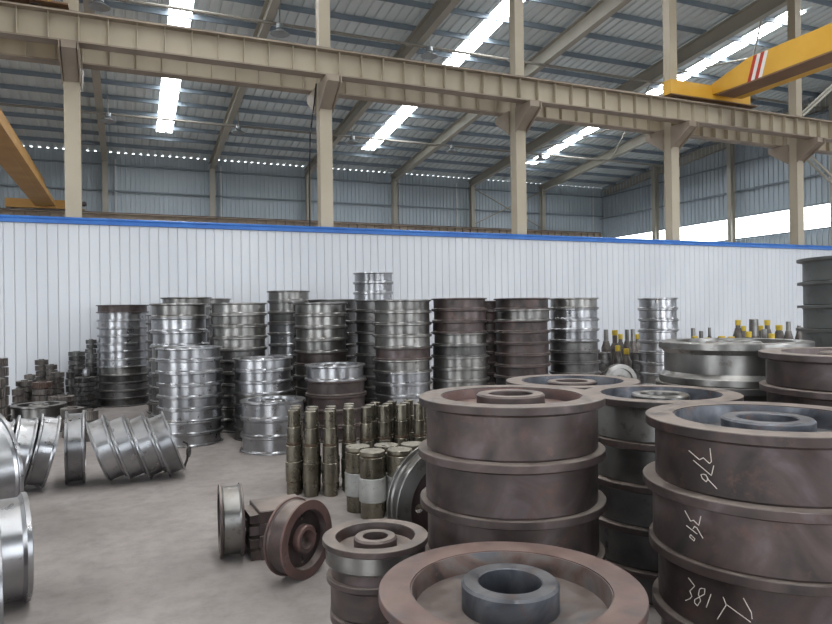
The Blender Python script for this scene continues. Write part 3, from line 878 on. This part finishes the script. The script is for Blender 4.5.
def gears(desc, px, wpx, ytop, d, n, mk='gear', T=26, topk=None, z0=0.0, taper=0.0, hub=True):
    zt = zat(ytop, d, px); h = (zt - z0)/n; R0 = wpx/2/FPX*d
    c = at(px, d)
    for i in range(n):
        R = R0*(1 + taper*i)
        z = zt - h*(i + 1)
        t = empty('gear', (c.x + random.uniform(-.01, .01), c.y + random.uniform(-.01, .01), z), (0, 0, random.uniform(0, 6)),
                  'small dark gear, %s %s' % ('topmost of the' if i == 0 else '%s from top in the' % ORD[i], desc), 'gear', 'gears of the ' + desc)
        rim, hb = gear_meshes(R, h - .001, T, topk if (topk and i == 0) else mk)
        part('toothed_rim', rim, t); part('hub', hb, t)
gears('slim pile before the wall at left', 42.5, 12, 359, 10.7, 9)
gears('pile just right of the slim pile', 52.5, 10, 364, 10.6, 9)
gears('small pile left of the rusty-topped pile', 30.5, 10, 374, 10.4, 8)
gears('low pile at far left, stepped', 25, 15, 380, 9.7, 7, taper=.03)
gears('rusty-topped pile at left', 42.5, 18, 381, 9.6, 6, topk='gearr')
gears('plain pile left of the dark pile', 58, 12.5, 371.5, 10.2, 8)
gears('narrow dark pile beside the plain pile', 70.6, 8, 371, 10.3, 6, 'd')
gears('leaning pile above the black drum', 77, 15, 351, 11.3, 12, 'd', 24)
gears('tall thin pile beside leftmost wheel stack', 92, 10, 339, 11.3, 14, 'd', 20)
gears('black drum pile with fine teeth', 84, 24, 376.5, 10.8, 7, 'd', 30)
gears('low flat pile with pale top gear', 62, 24, 395, 9.5, 4, 'gear', 24)
gears('low pile near the bowl wheel', 18.5, 11, 388, 9.4, 5)
gears('pair of piled gears behind upright wheel', 73, 22, 406.5, 8.3, 3)
gears('small pair right of the upright wheel', 90, 15, 409, 8.0, 3)
stack('dark wide pair behind the left leaning row', 39, 50, 404, 8.7, 2, 'qd', N=48, tier=.17)
for px, w_, yt, d, n, ds in ((-6, 25, 357, 9.3, 7, 'dark pile at the far left edge'), (-18, 40, 378, 8.3, 6, 'wide dark pile at far left edge')):
    gears(ds, px, w_, yt, d, n, 'gear', 26, taper=.02)
k_ = part('steel_knob', lathe('steel_knob', [(.015,0),(.05,.01),(.06,.06),(.045,.11),(.015,.13)], 20, M['p'], False), None, at(86.5, 10.8, zat(376.5, 10.8, 86) + .001))  # shiny rounded knob sitting on the gear drum
tag(k_, 'small bright rounded knob on top of black drum of gears', 'knob')

# ------------------------------------------------------------------ pinion shafts with yellow caps, right background
def pinion(label, px, d, ytop, wpx, cap, flare=2.6, bodyy=None, mk='gear'):
    r = wpx/2/FPX*d; zt = zat(ytop, d, px)
    zb = zat(bodyy, d, px) if bodyy else zt - .22
    t = empty('pinion_shaft', at(px, d, 0, 330), (0, 0, 0), label, 'shaft', 'upright pinion shafts in the right background')
    R = r*flare
    part('body', lathe('pinion_body', [(R*.8, 0), (R*.85, zb*.45), (R, zb*.5), (R, zb*.86), (R*.8, zb*.92), (r*1.2, zb)], 24, M[mk], False), t)
    part('neck', lathe('pinion_neck', [(r, zb + .001), (r, zt - (.11 if cap else .01)), (r*.9, zt - (.1 if cap else 0))], 20, M['q' if not cap else mk], False), t)
    if cap:
        part('yellow_cap', lathe('yellow_cap', [(r*1.12, zt - .10), (r*1.16, zt - .008), (r*1.0, zt)], 20, M['yellowcap'], False), t)
G = [(606, 12.6, 329.5, 4.6, 0, 341, 'grey-necked axle, leftmost beside the half-bright stack'),
     (614.8, 12.9, 330, 5, 1, 343, 'yellow-capped axle, tallest of the yellow caps left of slim stack'),
     (620.3, 13.5, 334, 4, 1, 342, 'small yellow-capped axle right of the tallest yellow cap'),
     (627, 12.7, 329.5, 4, 0, 341, 'grey-necked axle, left one of a close pair'),
     (632.6, 13.2, 329, 4, 0, 341, 'grey-necked axle, right one of a close pair'),
     (637.5, 13.9, 334, 4, 1, 342, 'yellow-capped axle touching the lone slim stack'),
     (617.5, 12.0, 345.5, 4.4, 1, 352, 'low yellow-capped axle in front, left'),
     (626, 12.1, 348.5, 4.6, 1, 356, 'low yellow-capped axle in front, right'),
     (693, 12.6, 328, 4, 0, 340, 'grey-necked axle right of the slim stack'),
     (694.8, 11.9, 336, 4.8, 1, 343, 'low yellow-capped axle in front of a grey neck'),
     (701, 12.4, 331, 4, 0, 339, 'pale axle between yellow cap and thin neck'),
     (709.5, 12.3, 327.5, 2.8, 0, 336, 'thin pointed axle right of the pale one'),
     (707, 11.6, 337.5, 4.6, 1, 343, 'very low yellow cap under the thin axle'),
     (721.6, 11.7, 336, 6, 1, 343, 'wide low yellow cap, left of two'),
     (731, 11.8, 336.5, 6, 1, 343, 'wide low yellow cap, right of two'),
     (738, 12.9, 320, 4.6, 1, 328, 'tall yellow-capped axle on a lumpy dark body'),
     (743.5, 13.6, 326, 4, 1, 331, 'short yellow cap just behind the tall one'),
     (748.5, 12.0, 331.5, 5, 1, 338, 'yellow-capped axle before the pale cylinder'),
     (753.8, 12.8, 319, 8.6, 0, 336, 'thick pale cylinder axle, widest in the right background'),
     (760.5, 13.6, 325.5, 4.6, 1, 331, 'small yellow cap right of the pale cylinder'),
     (764, 12.2, 329, 5.5, 0, 338, 'short pale axle in front right'),
     (767.3, 13.0, 320, 4.8, 1, 329, 'tall yellow-capped axle right of the pale cylinder'),
     (771.5, 12.0, 333.5, 5, 1, 340, 'low yellow-capped axle in front, far right group'),
     (779, 13.2, 325, 5.5, 1, 331, 'yellow-capped axle, last yellow toward the right'),
     (788.3, 12.8, 321.5, 4.4, 0, 331, 'grey axle with flared body near grey stack'),
     (799, 12.8, 325.5, 3.6, 0, 331, 'thin grey axle half behind the towering stack')]
for px, d, yt, w_, cap, by, lb in G:
    pinion(lb, px, d, yt, w_, cap, 1.45 if w_ > 8 else 2.1, by)
standing('small wheel standing on edge on floor among the axles', 620, 11.35, .275, .12, math.radians(72), 'q', N=40, group='background wheels')
for i, (px, d, w_, yt, n) in enumerate(((603.5, 12.0, 15, 352, 4), (635.5, 12.35, 11, 352, 4))):
    stack(('dark low pile left of small edge wheel', 'dark low pile right of small edge wheel')[i], px, w_, yt, d, n, 'd', N=28)
yb = part('yellow_bar', box_mesh('yellow_bar', [(-.55, .55, -.03, .03, 0, .05)], M['yellowcap']), None, at(622, 10.4, .001), (0, 0, -YAW))
tag(yb, 'thin yellow bar lying on the floor before the axles', 'bar')
